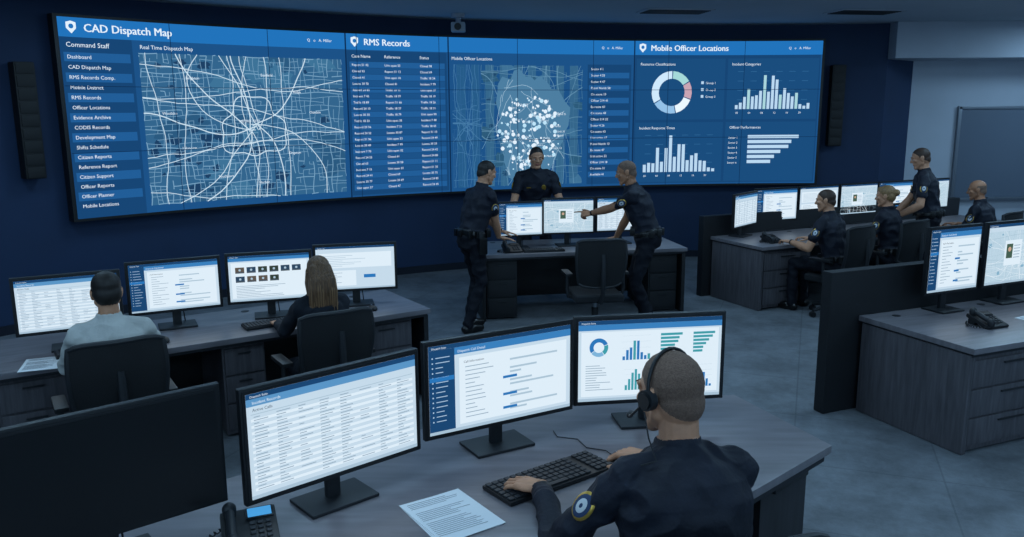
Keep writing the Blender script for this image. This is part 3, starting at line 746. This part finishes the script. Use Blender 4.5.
        x.box(P+R*.205*s-Z*.03,(.05*s,.09*s,.17*s),M_belt,.015,rot=Mr); x.box(P+R*.205*s+Z*.08*s-F*.02,(.03*s,.05*s,.08*s),M_black2,.01,rot=Mr)
    base=g.obj('tmp_body'); md=base.modifiers.new('r','REMESH'); md.mode='VOXEL'; md.voxel_size=vox; md.adaptivity=0
    sm=base.modifiers.new('s','SMOOTH'); sm.factor=.5; sm.iterations=3
    dg=bpy.context.evaluated_depsgraph_get(); me=bpy.data.meshes.new_from_object(base.evaluated_get(dg))
    bvh=BVHTree.FromPolygons(g.v,g.f)
    vs=[v.co.copy() for v in me.vertices]; fs=[list(p.vertices) for p in me.polygons]; ms=[]
    out=Geo(); out.mats=list(g.mats); hm=out.mi(hairm); sk=g.mi(skin); cloth={g.mi(shirt),g.mi(pants)}; isc=[0]*len(vs)
    iR=1/k
    for p in me.polygons:
        c=p.center; r=bvh.find_nearest(c); mi=g.m[r[2]] if r[2] is not None else 0
        if mi in cloth:
            for i in p.vertices: isc[i]=1
        if mi==sk and hair!='none':
            d=c-Hc
            if d.length<.2*k:
                a,b,h=d.dot(hR)*iR,d.dot(hF)*iR,d.dot(hU)*iR
                if abs(a)<.0775 or h>.03:
                    if b>.02: hl=.028+(b-.02)*1.1 if b<.06 else .072+(b-.06)*.6
                    elif b>-.015: hl=-.012 if b<.012 else .01
                    else: hl=-.012+(b+.015)*.75
                    if hair=='bald' : hl=hl if b<.0 and h<.05 else 9
                    if h>hl: mi=hm
        ms.append(mi)
    for i,v in enumerate(me.vertices):
        if isc[i]:
            c=v.co; w1=noise.noise(V((c.x*7,c.y*7,c.z*16))); w2=1-abs(noise.noise(V((c.x*9+5,c.y*9,c.z*9+3)))*2)
            vs[i]=vs[i]+v.normal*(w1*.011+(w2-.6)*.012)*s
    out.v=vs;out.f=fs;out.m=ms
    o0=len(out.v); out.v=out.v+x.v
    for f,m in zip(x.f,x.m): out.f.append([i+o0 for i in f]); out.m.append(out.mi(x.mats[m]))
    bpy.data.objects.remove(base); bpy.data.meshes.remove(me)
    off=V((P.x,P.y,0)); out.v=[v-off for v in out.v]
    return out.obj(name,off,ang=60)
def W(P,yaw,r,f,z):
    a=rad(yaw); return (P[0]+math.cos(a)*r-math.sin(a)*f,P[1]+math.sin(a)*r+math.cos(a)*f,z)

# foreground officer
P=(.62,2.56,.50)
person('police_officer_with_headset',P,12,lean=15,s=1.15,hy=22,hp=8,wl=(.115,3.05,.812),wr=(.58,3.34,.815),dl=(-.7,.6,-.12),dr=(-.75,.6,-.1),pl='type',pr='grip',fl=(.5,3.15),fr=(.8,3.15),arm=1.1,bulk=1.12,hs=1.12,headset=True,vox=.0045,eL=(-.55,-.35,-.9),eR=(.8,-.3,-.5),hnd=1.15)
chair(P[0]+.05,P[1]-.09,6,.40,1.06)
# left row
P=(-2.33,4.62,.555)
person('dispatcher_in_grey_shirt',P,33,lean=6,s=1.0,hy=0,hp=8,wl=W(P,33,-.2,.5,.79),wr=W(P,33,.3,.5,.79),shirt=M_grey,uniform=False,hair='short',hairm=M_hdark)
chair(P[0],P[1]-.03,33,.47,1.06)
P=(-1.28,5.42,.55)
person('dispatcher_with_long_hair',P,33,lean=6,s=.94,hy=-6,hp=6,wl=W(P,33,-.18,.48,.79),wr=W(P,33,.2,.48,.79),shirt=M_dshirt,uniform=False,hair='long',hairm=M_hlong,female=True)
chair(P[0],P[1]-.03,33,.47,1.02)
# centre group
P=(-.42,8.45,.955)
person('police_officer',P,-55,lean=15,s=1.03,hy=-4,hp=16,wl=(-.02,8.98,.84),wr=(-.12,8.78,.83),dl=(.8,.3,-.2),dr=(.8,.3,-.2),pl='flat',pr='flat',fl=(-.46,8.54),fr=(-.46,8.3),sit=False,sleeve='short',hair='buzz',hairm=M_hdark)
P=(.3,10.2,1.0)
person('police_officer',P,180,lean=16,s=1.07,hy=8,hp=14,wl=(.7,9.78,.80),wr=(-.05,9.68,.80),dl=(0,-1,-.1),dr=(0,-1,-.1),pl='flat',pr='flat',fl=(.45,10.3),fr=(.12,10.3),sit=False,sleeve='short',hair='buzz',hairm=M_hdark,bulk=1.08)
P=(1.43,8.5,.95)
person('police_officer',P,80,lean=19,s=1.04,hy=4,hp=12,wl=(.85,8.72,1.2),wr=(1.12,8.98,.81),dl=(-.95,.2,-.1),dr=(-.8,.4,-.2),pl='point',pr='flat',fl=(1.46,8.36),fr=(1.43,8.64),sit=False,sleeve='short',hair='buzz',hairm=M_hbuzz,eL=(0,-.4,-1),skin=M_skin2,bulk=1.05)
chair(.85,8.2,8,.47,1.04)
# right row
P=(3.62,9.0,.56)
person('police_officer',P,42,lean=12,s=1.04,hy=22,hp=8,wl=W(P,42,-.2,.45,.8),wr=W(P,42,.22,.42,.8),sleeve='short',hair='buzz',hairm=M_hbrown)
chair(P[0]+.02,P[1]-.03,35,.47,1.04)
P=(4.42,9.42,.58)
person('police_officer',P,40,lean=8,s=1.0,hy=20,hp=8,wl=W(P,40,-.18,.42,.8),wr=W(P,40,.2,.42,.8),sleeve='short',hair='bun',hairm=M_hblond,female=True)
chair(P[0]+.02,P[1]-.03,30,.47,1.04)
P=(4.98,9.72,.97)
person('police_officer',P,62,lean=10,s=1.05,hy=10,hp=14,wl=(4.55,9.62,1.03),wr=(4.62,10.05,.86),pl='grip',pr='flat',dl=(-.8,.1,-.3),fl=(5.0,9.55),fr=(5.05,9.9),sit=False,sleeve='short',hair='buzz',hairm=M_hbrown)
P=(5.93,10.12,.56)
person('police_officer',P,42,lean=12,s=1.03,hy=22,hp=8,wl=W(P,42,-.2,.45,.8),wr=W(P,42,.22,.42,.8),sleeve='short',hair='bald',hairm=M_hbuzz,skin=M_skin2)
chair(P[0]+.02,P[1]-.03,35,.47,1.04)

# ------------------------------------------------------------ desk things
def keyboard(x,y,ang,z=.75,sc=1):
    g=Geo(); g.box((0,0,.011),(.46,.16,.018),M_black,.006)
    for r in range(6):
        for k in range(18):
            if k in(14,): continue
            if r==0 and 4<=k<=9:
                if k==4: g.box((-.2135+6.5*.025,-.06,.024),(.145,.019,.008),M_key,.002)
                continue
            g.box((-.2135+k*.0251,-.06+r*.0245,.024),(.021,.0195,.008),M_key,.002,seg=1)
    o=g.obj('keyboard',(x,y,z),ang); o.scale=(sc,sc,1)
def mouse(x,y,ang,z=.75,cable=None):
    g=Geo(); ax=[V((1,0,0)),V((0,1,0)),V((0,0,1))]; g.ell((0,0,.012),ax,(.031,.055,.024),M_black); g.cyl((0,0,.0),(0,0,.006),.028,M_black); g.box((0,.03,.034),(.006,.018,.008),M_metal,.002)
    if cable: g.tube(cable,.0025,M_black,6)
    g.obj('computer_mouse',(x,y,z),ang)
keyboard(.16,3.26,37,sc=1.25); mouse(.48,3.435,35,cable=[(0,.05,.01),(.02,.12,.005),(-.03,.2,.004),(.0,.3,.004),(-.06,.38,.004),(-.03,.45,.004)])
def phone(x,y,ang,z=.75,lit=True,name='desk_phone'):
    g=Geo(); rt=Matrix.Rotation(rad(18),3,'X')
    g.box((0,0,.035),(.2,.2,.03),M_black,.012,rot=rt); g.box((0,.06,.02),(.17,.06,.04),M_black2,.01)
    g.box(rt@V((.04,.06,.0))+V((0,0,.053)),(.1,.055,.006),M_black2,.002,rot=rt)
    g.box(rt@V((.04,.06,.004))+V((0,0,.053)),(.085,.042,.004),E('4aa0e0',.9) if lit else M_black,0,rot=rt)
    for r in range(4):
        for k in range(3): g.box(rt@V((.01+k*.028,.01-r*.024,.002))+V((0,0,.053)),(.02,.015,.006),M_key,.002,rot=rt,seg=1)
    a=rt@V((-.065,-.08,.03))+V((0,0,.045)); b=rt@V((-.065,.08,.03))+V((0,0,.045))
    g.capsule(a,b,.017,.017,M_black2); g.capsule(a,a-V((0,0,.02)),.026,.024,M_black2); g.capsule(b,b-V((0,0,.02)),.026,.024,M_black2)
    pts=[V((-.065,-.09,.03))]
    for i in range(60):
        t=i/59; pts.append(V((-.08-.08*math.sin(t*3.1),-.1+.2*t,.012))+V((.007*math.cos(i*1.3),0,.007*math.sin(i*1.3))))
    g.tube(pts,.003,M_black,5); g.obj(name,(x,y,z),ang)
phone(-.97,2.78,22); phone(.0,8.95,15,lit=False); phone(3.05,9.5,30,lit=False); phone(3.42,5.72,20,lit=False)
def papers(x,y,ang,n=3,w=.216,h=.28,z=.75):
    g=Geo()
    for i in range(n): g.box((i*.004,-i*.003,.001+i*.0015),(w,h,.001),M_white,0,rot=Matrix.Rotation(rad(i*1.5),3,'Z'))
    zt=.001+n*.0015
    R=random.Random(int(x*100))
    for j in range(22):
        if j in(4,5,12): continue
        yy=h*.42-j*h*.038; L=w*R.uniform(.5,.82); g.box((-w*.41+L/2,yy,zt),(L,.0025,.0006),M_ink,0,rot=None)
    g.obj('paper_documents',(x,y,z),ang)
papers(-.25,2.95,32,3,.27,.35)
for (x,y,a) in ((-1.75,5.87,33),(-2.75,5.2,33),(.35,8.98,10),(3.75,9.75,25),(4.6,10.1,25)): keyboard(x,y,a)
for (x,y,a) in ((-2.38,5.42,33),(-1.42,6.05,33),(-1.1,6.3,33)): mouse(x,y,a)
papers(-2.95,4.93,20,2)
papers(3.9,5.85,30,3)

# ------------------------------------------------------------ camera
cam=bpy.data.cameras.new('camera'); cam.lens=820/1024*36; cam.sensor_width=36
co=bpy.data.objects.new('camera',cam); scene.collection.objects.link(co)
co.matrix_world=Matrix.Translation((0,0,2.3))@Matrix.Rotation(rad(79),4,'X')@Matrix.Rotation(rad(-.35),4,'Z')
scene.camera=co
w=bpy.data.worlds.new('world'); scene.world=w; w.use_nodes=True; w.node_tree.nodes['Background'].inputs[0].default_value=(.02,.04,.08,1)
